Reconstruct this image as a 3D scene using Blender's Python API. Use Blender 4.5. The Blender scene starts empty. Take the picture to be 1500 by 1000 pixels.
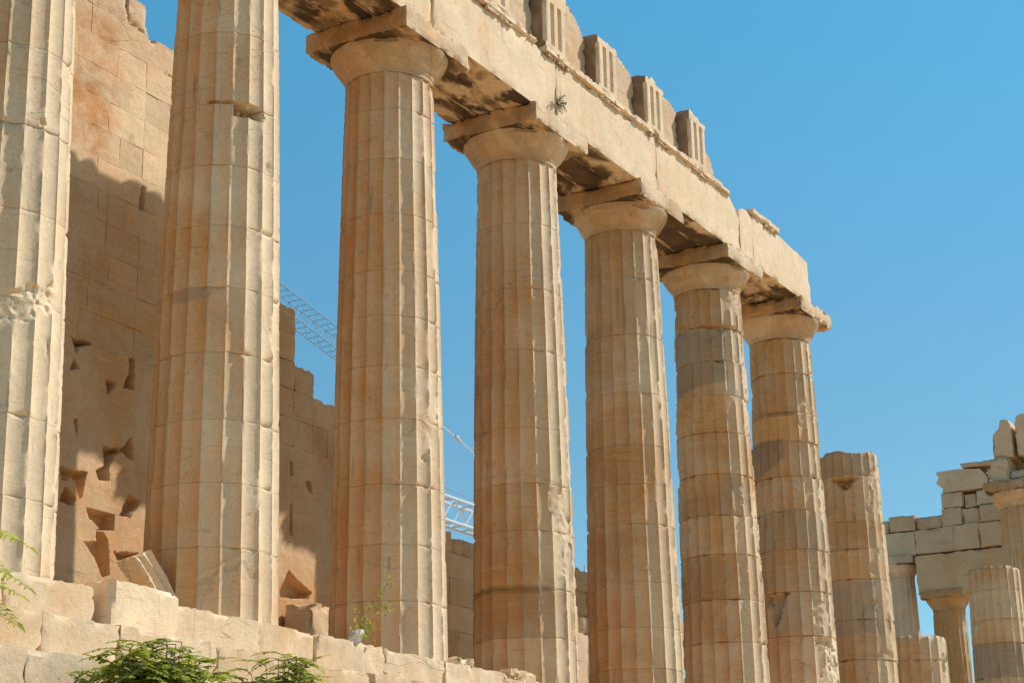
import bpy, math, random
import numpy as np
from mathutils import Matrix, Vector

R = math.radians
scene = bpy.context.scene
C = scene.collection

# ------------------------------------------------------------------ camera
CAM = np.array([-15.364, -15.885, -3.887])
HEAD, PITCH, ROLL, FPX = R(29.608), R(17.454), R(-1.0478), 2748.2
fw = np.array([math.cos(HEAD)*math.cos(PITCH), math.sin(HEAD)*math.cos(PITCH), math.sin(PITCH)])
r0 = np.array([math.sin(HEAD), -math.cos(HEAD), 0.0])
u0 = np.cross(r0, fw)
rt = r0*math.cos(ROLL) + u0*math.sin(ROLL)
up = -r0*math.sin(ROLL) + u0*math.cos(ROLL)
cam = bpy.data.cameras.new("camera")
cam_o = bpy.data.objects.new("camera", cam)
C.objects.link(cam_o)
cam.sensor_width = 36.0
cam.lens = FPX/1500*36
cam.clip_start = 0.1
cam.clip_end = 5000
cam_o.matrix_world = Matrix(((rt[0], up[0], -fw[0], CAM[0]), (rt[1], up[1], -fw[1], CAM[1]),
                             (rt[2], up[2], -fw[2], CAM[2]), (0, 0, 0, 1)))
scene.camera = cam_o

# ------------------------------------------------------------------ sky and sun
SUN_AZ = R(51)      # from the facade's outward normal (-Y) towards +X
SUN_EL = R(46)
sdir = Vector((math.sin(SUN_AZ)*math.cos(SUN_EL), -math.cos(SUN_AZ)*math.cos(SUN_EL), math.sin(SUN_EL)))
world = bpy.data.worlds.new("World")
scene.world = world
world.use_nodes = True
wn, wl = world.node_tree.nodes, world.node_tree.links
bg = wn["Background"]
sky = wn.new("ShaderNodeTexSky")
sky.sky_type = 'NISHITA'
sky.sun_disc = False
sky.sun_elevation = SUN_EL
sky.sun_rotation = math.atan2(sdir.x, sdir.y)
sky.altitude = 100
sky.air_density = 1.0
sky.dust_density = 0.1
sky.ozone_density = 2.0
skmul = wn.new("ShaderNodeMix"); skmul.data_type = 'RGBA'; skmul.blend_type = 'MULTIPLY'
skmul.inputs[0].default_value = 1.0
skmul_tc = wn.new("ShaderNodeTexCoord"); skmul_sp = wn.new("ShaderNodeSeparateXYZ")
wl.new(skmul_tc.outputs["Generated"], skmul_sp.inputs[0])
ramp = wn.new("ShaderNodeValToRGB")          # colour grade added to the sky; top stop warms the unseen zenith's fill light
ramp.color_ramp.elements[0].position = .24; ramp.color_ramp.elements[0].color = (.62, .93, .90, 1)
ramp.color_ramp.elements[1].position = .46; ramp.color_ramp.elements[1].color = (.50, 1.22, 1.20, 1)
e_ = ramp.color_ramp.elements.new(.75); e_.color = (.60, .98, 1.04, 1)
wl.new(skmul_sp.outputs[2], ramp.inputs[0])
wl.new(ramp.outputs[0], skmul.inputs[7])
wl.new(sky.outputs[0], skmul.inputs[6])
wl.new(skmul.outputs[2], bg.inputs[0])
bg.inputs[1].default_value = 0.13
sun = bpy.data.lights.new("sun", 'SUN')
sun.energy = 5.0
sun.angle = R(0.5)
sun.color = (1.0, 0.92, 0.82)
sun_o = bpy.data.objects.new("sun", sun)
C.objects.link(sun_o)
sun_o.location = (30, -30, 40)
sun_o.rotation_euler = sdir.to_track_quat('Z', 'Y').to_euler()
scene.view_settings.view_transform = 'Standard'
scene.view_settings.look = 'None'
scene.view_settings.exposure = 0.0
scene.view_settings.gamma = 1.0

# ------------------------------------------------------------------ noise
def _hash(ix, iy, iz, seed):
    h = (ix*374761393 + iy*668265263 + iz*2147483647 + seed*1274126177) & 0xFFFFFFFF
    h = ((h ^ (h >> 13))*1274126177) & 0xFFFFFFFF
    h = ((h ^ (h >> 16))*2246822519) & 0xFFFFFFFF
    h = h ^ (h >> 15)
    return (h & 0xFFFFFF)/float(0xFFFFFF)

def vnoise(P, seed=0):
    P = np.asarray(P, float)
    i = np.floor(P).astype(np.int64)
    f = P - i
    f = f*f*f*(f*(f*6-15)+10)
    x, y, z = i[..., 0], i[..., 1], i[..., 2]
    out = 0
    for dx in (0, 1):
        wx = f[..., 0] if dx else 1-f[..., 0]
        for dy in (0, 1):
            wy = f[..., 1] if dy else 1-f[..., 1]
            for dz in (0, 1):
                wz = f[..., 2] if dz else 1-f[..., 2]
                out = out + wx*wy*wz*_hash(x+dx, y+dy, z+dz, seed)
    return out

def fbm(P, seed=0, octaves=3, gain=0.5):
    P = np.asarray(P, float)
    a, s, t = 1.0, 0.0, 0.0
    for k in range(octaves):
        s = s + a*vnoise(P*(2.03**k), seed+k*17)
        t += a
        a *= gain
    return s/t

def sstep(a, b, x):
    t = np.clip((x-a)/(b-a), 0, 1)
    return t*t*(3-2*t)

# ------------------------------------------------------------------ mesh helpers
class MB:
    """collects vertices and faces of one mesh"""
    def __init__(self):
        self.v, self.f, self.n, self.mi = [], [], 0, []
        self.attr = {}
    def add(self, V, F, mi=0, **attrs):
        V = np.asarray(V, float).reshape(-1, 3)
        for f in F:
            f = np.asarray(f, int)
            if f.size:
                self.f.append(f+self.n)
                self.mi.append(np.full(len(f), mi) if np.isscalar(mi) else np.asarray(mi))
        self.v.append(V)
        for k, a in attrs.items():
            self.attr.setdefault(k, []).append((self.n, np.broadcast_to(np.asarray(a, float), (len(V),))))
        self.n += len(V)
        return self
    def build(self, name, mats, parent=None, sharp=38, smooth=True):
        me = bpy.data.meshes.new(name)
        V = np.concatenate(self.v).astype(np.float32)
        me.vertices.add(len(V))
        me.vertices.foreach_set("co", V.ravel())
        loops = np.concatenate([f.ravel() for f in self.f]).astype(np.int32)
        sizes = np.concatenate([np.full(len(f), f.shape[1]) for f in self.f]).astype(np.int32)
        me.loops.add(len(loops))
        me.loops.foreach_set("vertex_index", loops)
        me.polygons.add(len(sizes))
        starts = np.concatenate([[0], np.cumsum(sizes)[:-1]]).astype(np.int32)
        me.polygons.foreach_set("loop_start", starts)
        me.polygons.foreach_set("material_index", np.concatenate(self.mi).astype(np.int32))
        me.update(calc_edges=True)
        me.validate()
        for k, chunks in self.attr.items():
            arr = np.zeros(len(V), np.float32)
            for s, a in chunks:
                arr[s:s+len(a)] = a
            at = me.attributes.new(k, 'FLOAT', 'POINT')
            at.data.foreach_set("value", arr)
        me.polygons.foreach_set("use_smooth", np.full(len(sizes), bool(smooth)))
        if smooth and sharp:
            me.set_sharp_from_angle(angle=R(sharp))
        for m in (mats if isinstance(mats, (list, tuple)) else [mats]):
            me.materials.append(m)
        o = bpy.data.objects.new(name, me)
        C.objects.link(o)
        if parent is not None:
            o.parent = parent
        return o

def thing(name, label, cat, loc=(0, 0, 0), group=None):
    o = bpy.data.objects.new(name, None)
    C.objects.link(o)
    o.empty_display_size = 0.3
    o.location = loc
    return tag(o, label, cat, group)

def tag(o, label=None, cat=None, group=None, kind=None):
    if label: o["label"] = label
    if cat: o["category"] = cat
    if group: o["group"] = group
    if kind: o["kind"] = kind
    elif label: o["kind"] = "thing"
    return o

def lin(a, b, step):
    n = max(1, int(round(abs(b-a)/step)))
    return np.linspace(a, b, n+1)

def lattice(xs, ys, zs):
    """closed box surface on given grid lines: verts, quads, face-axis ids, boundary info"""
    xs, ys, zs = map(np.asarray, (xs, ys, zs))
    nx, ny, nz = len(xs), len(ys), len(zs)
    I, J, K = np.meshgrid(np.arange(nx), np.arange(ny), np.arange(nz), indexing='ij')
    on = (I == 0) | (I == nx-1) | (J == 0) | (J == ny-1) | (K == 0) | (K == nz-1)
    idx = np.full((nx, ny, nz), -1)
    idx[on] = np.arange(on.sum())
    V = np.stack([xs[I[on]], ys[J[on]], zs[K[on]]], 1)
    N = np.stack([(I[on] == nx-1).astype(float)-(I[on] == 0), (J[on] == ny-1).astype(float)-(J[on] == 0),
                  (K[on] == nz-1).astype(float)-(K[on] == 0)], 1)
    F, A = [], []
    def quad(g, flip, a):
        q = np.stack([g[:-1, :-1], g[1:, :-1], g[1:, 1:], g[:-1, 1:]], -1).reshape(-1, 4)
        F.append(q[:, ::-1] if flip else q); A.append(np.full(len(q), a))
    quad(idx[0], True, 0); quad(idx[-1], False, 1)
    quad(idx[:, 0], False, 2); quad(idx[:, -1], True, 3)
    quad(idx[:, :, 0], True, 4); quad(idx[:, :, -1], False, 5)
    return V, np.concatenate(F), np.concatenate(A), N

def rough_block(mb, lo, hi, step=0.08, chip=0.05, amp=0.006, seed=0, edge=0.10, fn=None, mi=None, freq=3.0,
                pat_shade=None, rot=None, xs=None, ys=None, zs=None, wob=0.0, **attrs):
    """stone block with worn, chipped edges"""
    lo, hi = np.array(lo, float), np.array(hi, float)
    if xs is None: xs = lin(lo[0], hi[0], step)
    if ys is None: ys = lin(lo[1], hi[1], step)
    if zs is None: zs = lin(lo[2], hi[2], step)
    V, F, A, N = lattice(xs, ys, zs)
    # closeness to the box edges: second smallest face distance
    D = np.stack([np.minimum(V[:, i]-lo[i], hi[i]-V[:, i]) for i in range(3)], 1)
    D.sort(axis=1)
    e = 1-sstep(0, edge, D[:, 1])
    n = fbm(V*freq+seed*7.31, seed, 4)
    n2 = fbm(V*freq*3.1+seed*3.7, seed+5, 3)
    ch = chip*np.clip(sstep(.50, .66, n)*1.15+.55*sstep(.54, .70, n2)+.06, 0, 1.6)
    Nn = N/np.maximum(1, np.linalg.norm(N, axis=1, keepdims=True))
    W = V - Nn*(e*ch+amp*2*(n2-.5)+wob*2*(n-.5))[:, None]
    if fn is not None:
        W = fn(W, V, N)
    if rot is not None:
        c = (lo+hi)/2
        W = (W-c) @ np.array(rot).T + c
    m = 0 if mi is None else mi(A)
    if pat_shade is not None:
        attrs["patina"] = pat_shade[0]*(N[:, 0] < 0)*(N[:, 1] >= 0)+pat_shade[1]*(N[:, 1] < 0)  # honey west faces, paler south faces: shade and sun put into colour
    mb.add(W, [F], m, **attrs)
    return mb

def tube(mb, pts, rad, n=6, mi=0):
    pts = [Vector(p) for p in pts]
    rings = []
    for i, p in enumerate(pts):
        d = (pts[min(i+1, len(pts)-1)]-pts[max(i-1, 0)]).normalized()
        a = d.orthogonal().normalized()
        b = d.cross(a)
        rr = rad[i] if isinstance(rad, (list, tuple)) else rad
        rings.append([p+(a*math.cos(t)+b*math.sin(t))*rr for t in np.linspace(0, 2*math.pi, n, endpoint=False)])
    V = np.array([list(v) for rg in rings for v in rg])
    F = []
    for i in range(len(pts)-1):
        for j in range(n):
            F.append((i*n+j, i*n+(j+1) % n, (i+1)*n+(j+1) % n, (i+1)*n+j))
    mb.add(V, [np.array(F)], mi)
    if n == 4:
        mb.add(V[:4], [np.array([[3, 2, 1, 0]])], mi); mb.add(V[-4:], [np.array([[0, 1, 2, 3]])], mi)
    return mb

# ------------------------------------------------------------------ materials
def new_mat(name):
    m = bpy.data.materials.new(name)
    m.use_nodes = True
    nt = m.node_tree
    return m, nt.nodes, nt.links, nt.nodes["Principled BSDF"]

class NB:
    """small node-building helper"""
    def __init__(self, nodes, links):
        self.n, self.l = nodes, links
    def put(self, sock, v):
        if isinstance(v, bpy.types.NodeSocket): self.l.new(v, sock)
        elif v is not None: sock.default_value = v
    def math(self, op, a, b=None, c=None, clamp=False):
        m = self.n.new("ShaderNodeMath"); m.operation = op; m.use_clamp = clamp
        self.put(m.inputs[0], a); self.put(m.inputs[1], b)
        if c is not None: self.put(m.inputs[2], c)
        return m.outputs[0]
    def noise(self, vec, scale, detail=4, rough=.55, dist=0):
        t = self.n.new("ShaderNodeTexNoise")
        self.put(t.inputs["Vector"], vec); self.put(t.inputs["Scale"], scale)
        t.inputs["Detail"].default_value = detail; t.inputs["Roughness"].default_value = rough
        t.inputs["Distortion"].default_value = dist
        return t.outputs["Fac"]
    def mapping(self, vec, scale, loc=(0, 0, 0)):
        t = self.n.new("ShaderNodeMapping")
        self.put(t.inputs["Vector"], vec); t.inputs["Scale"].default_value = scale; t.inputs["Location"].default_value = loc
        return t.outputs[0]
    def rng(self, v, a, b, c=0.0, d=1.0, smooth=True):
        t = self.n.new("ShaderNodeMapRange")
        if smooth: t.interpolation_type = 'SMOOTHSTEP'
        self.put(t.inputs[0], v)
        for i, x in zip((1, 2, 3, 4), (a, b, c, d)): self.put(t.inputs[i], x)
        return t.outputs[0]
    def mix(self, fac, a, b, blend='MIX'):
        t = self.n.new("ShaderNodeMix"); t.data_type = 'RGBA'; t.blend_type = blend
        self.put(t.inputs[0], fac); self.put(t.inputs[6], a); self.put(t.inputs[7], b)
        return t.outputs[2]
    def attr(self, name):
        t = self.n.new("ShaderNodeAttribute"); t.attribute_name = name
        return t.outputs["Fac"]

def rgb(r, g, b): return (r, g, b, 1)

CREAM = rgb(.69, .53, .35)
PALE = rgb(.70, .58, .42)
HONEY = rgb(.51, .265, .10)
GREY = rgb(.47, .38, .29)

def marble(name, crust=0.0, cream=CREAM, honey=HONEY, pale=PALE, streak=.6, crack=.20, rough_bump=.5, stain_col=rgb(.50, .245, .09)):
    m, n, l, bsdf = new_mat(name)
    b = NB(n, l)
    geo = n.new("ShaderNodeNewGeometry")
    pos = geo.outputs["Position"]
    oi = n.new("ShaderNodeObjectInfo")
    sep = n.new("ShaderNodeSeparateColor"); l.new(oi.outputs["Color"], sep.inputs[0])
    val, hon, gry = sep.outputs
    big = b.noise(pos, .55, 5, .6, .6)
    mid = b.noise(pos, 2.3, 5, .6, .4)
    vstr = b.noise(b.mapping(pos, (5, 5, .55)), 1.0, 5, .6, .3)
    bed = b.noise(b.mapping(pos, (.7, .7, 9)), 1.0, 4, .6, .8)
    fine = b.noise(pos, 34, 4, .65)
    hf = b.math('ADD', hon, b.math('MULTIPLY', b.math('SUBTRACT', big, .5), 1.7))
    hf = b.math('ADD', hf, b.math('MULTIPLY', b.math('SUBTRACT', mid, .5), 1.0))
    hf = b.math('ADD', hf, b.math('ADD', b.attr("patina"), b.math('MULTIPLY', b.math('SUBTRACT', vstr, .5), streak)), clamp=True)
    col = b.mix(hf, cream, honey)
    col = b.mix(b.math('MULTIPLY', b.rng(bed, .5, .75), .14), col, pale)
    gf = b.math('ADD', b.math('ADD', gry, b.attr("grey")), b.math('MULTIPLY', b.math('SUBTRACT', b.noise(pos, 1.3, 4, .6, .8), .55), 1.1), clamp=True)
    col = b.mix(b.math('MULTIPLY', gf, .8), col, GREY)
    st = b.math('MULTIPLY', b.attr("stain"), b.rng(b.noise(pos, 1.3, 6, .68, .5), .34, .66))
    col = b.mix(st, col, stain_col)
    # brightness jitter: block tint, fine grain, bedding
    v = b.math('MULTIPLY_ADD', val, .8, .6)
    v = b.math('MULTIPLY', v, b.math('ADD', 1.0, b.attr("tint")))
    v = b.math('MULTIPLY', v, b.rng(fine, .25, .75, .89, 1.11, False))
    v = b.math('MULTIPLY', v, b.rng(mid, .3, .7, .88, 1.1, False))
    dstk = b.rng(b.noise(b.mapping(pos, (6.5, 6.5, .45), (5, 2, 1)), 1.0, 6, .65, .4), .60, .70)
    dstk = b.math('MULTIPLY', dstk, b.rng(b.noise(b.mapping(pos, (1, 1, 1), (9, 4, 2)), .9, 3), .46, .58))
    col = b.mix(b.math('MULTIPLY', dstk, .55), col, rgb(.17, .095, .05))
    blot = b.rng(b.noise(b.mapping(pos, (1, 1, 1), (2, 8, 5)), 3.2, 7, .7, .6), .60, .70)
    col = b.mix(b.math('MULTIPLY', blot, .5), col, rgb(.30, .20, .12))
    scr = b.rng(b.noise(b.mapping(pos, (1.2, 1.2, 16), (4, 4, 4)), 1.0, 5, .7, .5), .60, .68)
    v = b.math('MULTIPLY', v, b.math('SUBTRACT', 1.0, b.math('MULTIPLY', scr, .20)))
    spk = b.rng(b.noise(pos, 13, 5, .75), .28, .72, .92, 1.09, False)
    v = b.math('MULTIPLY', v, spk)
    # pits and cracks
    pit = b.rng(b.noise(pos, 22, 3, .5), .66, .72)
    pit = b.math('MULTIPLY', pit, b.rng(b.noise(pos, 1.7, 3), .5, .66))
    v = b.math('MULTIPLY', v, b.math('SUBTRACT', 1.0, b.math('MULTIPLY', pit, .6)))
    vor = n.new("ShaderNodeTexVoronoi"); vor.feature = 'DISTANCE_TO_EDGE'
    wn_ = n.new("ShaderNodeTexNoise"); l.new(pos, wn_.inputs["Vector"]); wn_.inputs["Scale"].default_value = 1.6
    wn_.inputs["Detail"].default_value = 5
    vm = n.new("ShaderNodeVectorMath"); vm.operation = 'MULTIPLY_ADD'
    l.new(wn_.outputs["Color"], vm.inputs[0]); vm.inputs[1].default_value = (.5, .5, .35); l.new(pos, vm.inputs[2])
    l.new(b.mapping(vm.outputs[0], (.45, .45, 1.9)), vor.inputs["Vector"]); vor.inputs["Scale"].default_value = 1.0
    crk = b.rng(vor.outputs["Distance"], .002, .012, 1, 0)
    crk = b.math('MULTIPLY', crk, b.rng(b.noise(pos, .8, 2), .50, .62))
    v = b.math('MULTIPLY', v, b.math('SUBTRACT', 1.0, b.math('MULTIPLY', crk, crack)))
    hv = n.new("ShaderNodeHueSaturation"); l.new(col, hv.inputs["Color"]); l.new(v, hv.inputs["Value"])
    out = hv.outputs[0]
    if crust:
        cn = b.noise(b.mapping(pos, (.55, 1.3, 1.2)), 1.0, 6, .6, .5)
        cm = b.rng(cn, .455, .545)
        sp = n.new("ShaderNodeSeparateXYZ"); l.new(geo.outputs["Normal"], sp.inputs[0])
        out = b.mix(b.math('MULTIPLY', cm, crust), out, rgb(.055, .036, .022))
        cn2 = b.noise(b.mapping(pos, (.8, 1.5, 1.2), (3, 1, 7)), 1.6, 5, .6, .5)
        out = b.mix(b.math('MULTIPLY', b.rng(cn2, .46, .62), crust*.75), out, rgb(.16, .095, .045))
    l.new(out, bsdf.inputs["Base Color"])
    bsdf.inputs["Roughness"].default_value = .82
    bsdf.inputs["Specular IOR Level"].default_value = .25
    bh = b.math('ADD', b.math('MULTIPLY', fine, .5), b.math('MULTIPLY', b.noise(pos, 9, 5, .6), 1.0))
    bh = b.math('SUBTRACT', bh, b.math('ADD', b.math('MULTIPLY', pit, .4), b.math('MULTIPLY', crk, .6)))
    bp = n.new("ShaderNodeBump"); bp.inputs["Strength"].default_value = rough_bump
    bp.inputs["Distance"].default_value = .02
    l.new(bh, bp.inputs["Height"]); l.new(bp.outputs[0], bsdf.inputs["Normal"])
    return m

M_MARBLE = marble("weathered_marble", rough_bump=.32)
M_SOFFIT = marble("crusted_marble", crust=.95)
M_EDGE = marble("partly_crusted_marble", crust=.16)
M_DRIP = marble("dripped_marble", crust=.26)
M_SHADE_SIDE = marble("brown_shaded_side_marble", crust=.35, cream=rgb(.36, .235, .145), honey=rgb(.24, .13, .065), pale=rgb(.42, .30, .2))  # darker copy of the marble: shade painted into the triglyph side faces
M_WALL = marble("wall_marble", streak=.25, crack=.12)
M_STEP = marble("step_marble", streak=.2, crack=.3, rough_bump=.55)

def simple(name, col, rough=.6, metal=0.0, var=.15, scale=20):
    m, n, l, bsdf = new_mat(name)
    b = NB(n, l)
    geo = n.new("ShaderNodeNewGeometry")
    ns = b.noise(geo.outputs["Position"], scale, 4)
    c = b.mix(ns, tuple(x*(1-var) for x in col[:3])+(1,), tuple(min(1, x*(1+var)) for x in col[:3])+(1,))
    l.new(c, bsdf.inputs["Base Color"])
    bsdf.inputs["Roughness"].default_value = rough
    bsdf.inputs["Metallic"].default_value = metal
    return m
M_STEEL_BLUE = simple("blue_grey_painted_steel", (.24, .46, .64), .5)
M_STEEL_WHITE = simple("white_painted_steel", (.62, .68, .74), .5)
M_CABLE = simple("cable_steel", (.22, .24, .26), .5)
M_WHITE_STONE = simple("white_stone", (.68, .66, .60), .8, var=.2)
M_BARK = simple("green_bark", (.13, .12, .05), .8)

def leaf_mat(name, c1, c2):
    m, n, l, bsdf = new_mat(name)
    b = NB(n, l)
    geo = n.new("ShaderNodeNewGeometry")
    c = b.mix(geo.outputs["Random Per Island"], c1, c2)
    l.new(c, bsdf.inputs["Base Color"])
    bsdf.inputs["Roughness"].default_value = .5
    tr = n.new("ShaderNodeBsdfTranslucent")
    l.new(b.mix(.5, c, rgb(.50, .58, .08)), tr.inputs[0])
    mx = n.new("ShaderNodeMixShader"); mx.inputs[0].default_value = .55
    l.new(bsdf.outputs[0], mx.inputs[1]); l.new(tr.outputs[0], mx.inputs[2])
    l.new(mx.outputs[0], n["Material Output"].inputs[0])
    return m
M_LEAF = leaf_mat("leaf_green", rgb(.06, .12, .02), rgb(.50, .50, .08))
M_LEAF_Y = leaf_mat("leaf_yellow_green", rgb(.14, .20, .03), rgb(.36, .36, .05))
M_LEAF_D = leaf_mat("leaf_grey_green", rgb(.035, .05, .03), rgb(.09, .10, .06))

def ground_mat():
    m, n, l, bsdf = new_mat("rocky_ground")
    b = NB(n, l)
    geo = n.new("ShaderNodeNewGeometry")
    pos = geo.outputs["Position"]
    c = b.mix(b.noise(pos, .35, 6, .6), rgb(.42, .26, .12), rgb(.64, .45, .25))
    c = b.mix(b.rng(b.noise(pos, 3, 5), .5, .7), c, rgb(.42, .30, .17))
    l.new(c, bsdf.inputs["Base Color"]); bsdf.inputs["Roughness"].default_value = .95
    bp = n.new("ShaderNodeBump"); bp.inputs["Distance"].default_value = .1
    l.new(b.noise(pos, 4, 6, .65), bp.inputs["Height"]); l.new(bp.outputs[0], bsdf.inputs["Normal"])
    return m
M_GROUND = ground_mat()
M_FLOOR = ground_mat()

# ------------------------------------------------------------------ ground
def build_ground():
    g = np.concatenate([-np.geomspace(1500, 45, 12), np.arange(-40, 110, 1.0), np.geomspace(112, 1500, 12)])
    h = np.concatenate([-np.geomspace(1500, 45, 12), np.arange(-40, 45, 1.0), np.geomspace(46, 1500, 12)])
    X, Y = np.meshgrid(g, h, indexing='ij')
    Z = np.interp(Y, [-1500, -60, -15, -3.0, -2.2, 1500], [-9, -7.5, -5.5, -2.05, -1.95, -1.95])
    P = np.stack([X*.35, Y*.35, X*0], -1)
    Z = Z + (fbm(P, 3, 4)-.5)*.35*np.clip((-Y-2.6)/3, 0, 1)
    idx = np.arange(X.size).reshape(X.shape)
    q = np.stack([idx[:-1, :-1], idx[1:, :-1], idx[1:, 1:], idx[:-1, 1:]], -1).reshape(-1, 4)
    mb = MB().add(np.stack([X, Y, Z], -1).reshape(-1, 3), [q])
    tag(mb.build("ground", M_GROUND), kind="structure")
    mb = MB()
    rough_block(mb, (-30, 1.25, -1.9), (75, 31, -.004), step=2.0, chip=0, amp=0.0)
    tag(mb.build("temple_floor", M_FLOOR), kind="structure")
build_ground()

# ------------------------------------------------------------------ stepped platform
def build_steps():
    t = thing("stepped_platform", "pale worn marble steps that the near row of columns stands on", "steps", (0, 0, -1.65))
    rnd = random.Random(4)
    tops = [
        [-9.0, -6.9, -4.6, -2.4, -.52, .93, 'gap', 1.06, 2.25, 4.05, 5.3, 6.95, 8.6, 10.4, 12.4, 14.4, 16.4, 18.4, 20.5, 22.6, 25, 28, 31, 34, 37, 40, 44, 48, 52],
        [-9.0, -7.2, -5.4, -3.6, -1.75, -.62, .60, 2.3, 3.9, 5.6, 7.3, 9.0, 10.8, 13, 15.2, 17.4, 20, 23, 27, 31, 36, 41, 46, 52],
        [-9.0, -7.5, -5.6, -3.6, -1.55, .1, 1.9, 3.4, 5.0, 6.7, 8.6, 10.6, 13, 15.2, 17.4, 20, 23, 27, 31, 36, 41, 46, 52]]
    for c, xs in enumerate(tops):
        y0 = -1.03-.70*c
        z1 = -.552*c
        for i in range(len(xs)-1):
            a, b_ = xs[i], xs[i+1]
            if a == 'gap' or b_ == 'gap': continue
            far = a > 14
            dz = rnd.uniform(-.012, .006); dy = rnd.uniform(-.008, .008)
            chip, st, wob = .035, .07, .006
            hi, yb = z1+dz, 1.25 if c == 0 else y0+1.1
            if c == 0 and a == 1.06: hi, dy, yb, chip = .10, -.14, -.35, .05
            if c == 0 and 5.2 < a < 11: chip, wob = .06, .03
            if c == 1 and .5 < a < 8: chip, wob = .055, .03
            if c == 1 and a < -1: chip = .05
            if c == 2 and a < 1: chip, wob = .05, .02
            mb = MB()
            rough_block(mb, (a+.003, y0+dy, z1-.545), (b_-.003, yb, hi), step=.3 if far else st, chip=chip, amp=.006,
                        seed=c*40+i, edge=.06 if chip < .1 else .22, wob=wob, freq=4.5)
            o = mb.build("step_block", M_STEP, t)
            o.location = (0, 0, 1.65)
            o.color = (rnd.uniform(.44, .58), rnd.uniform(.14, .42) if c else rnd.uniform(-.05, .18), rnd.uniform(-.15, .0), 1)
            if c == 0 and a == 1.06: o.color = (.68, -.4, -.2, 1)
build_steps()

# ------------------------------------------------------------------ columns
SP = 4.293
def shaft_r(z):
    t = z/9.57
    return .925-(.925-.7405)*t+.015*np.sin(np.pi*np.clip(t, 0, 1))

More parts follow.
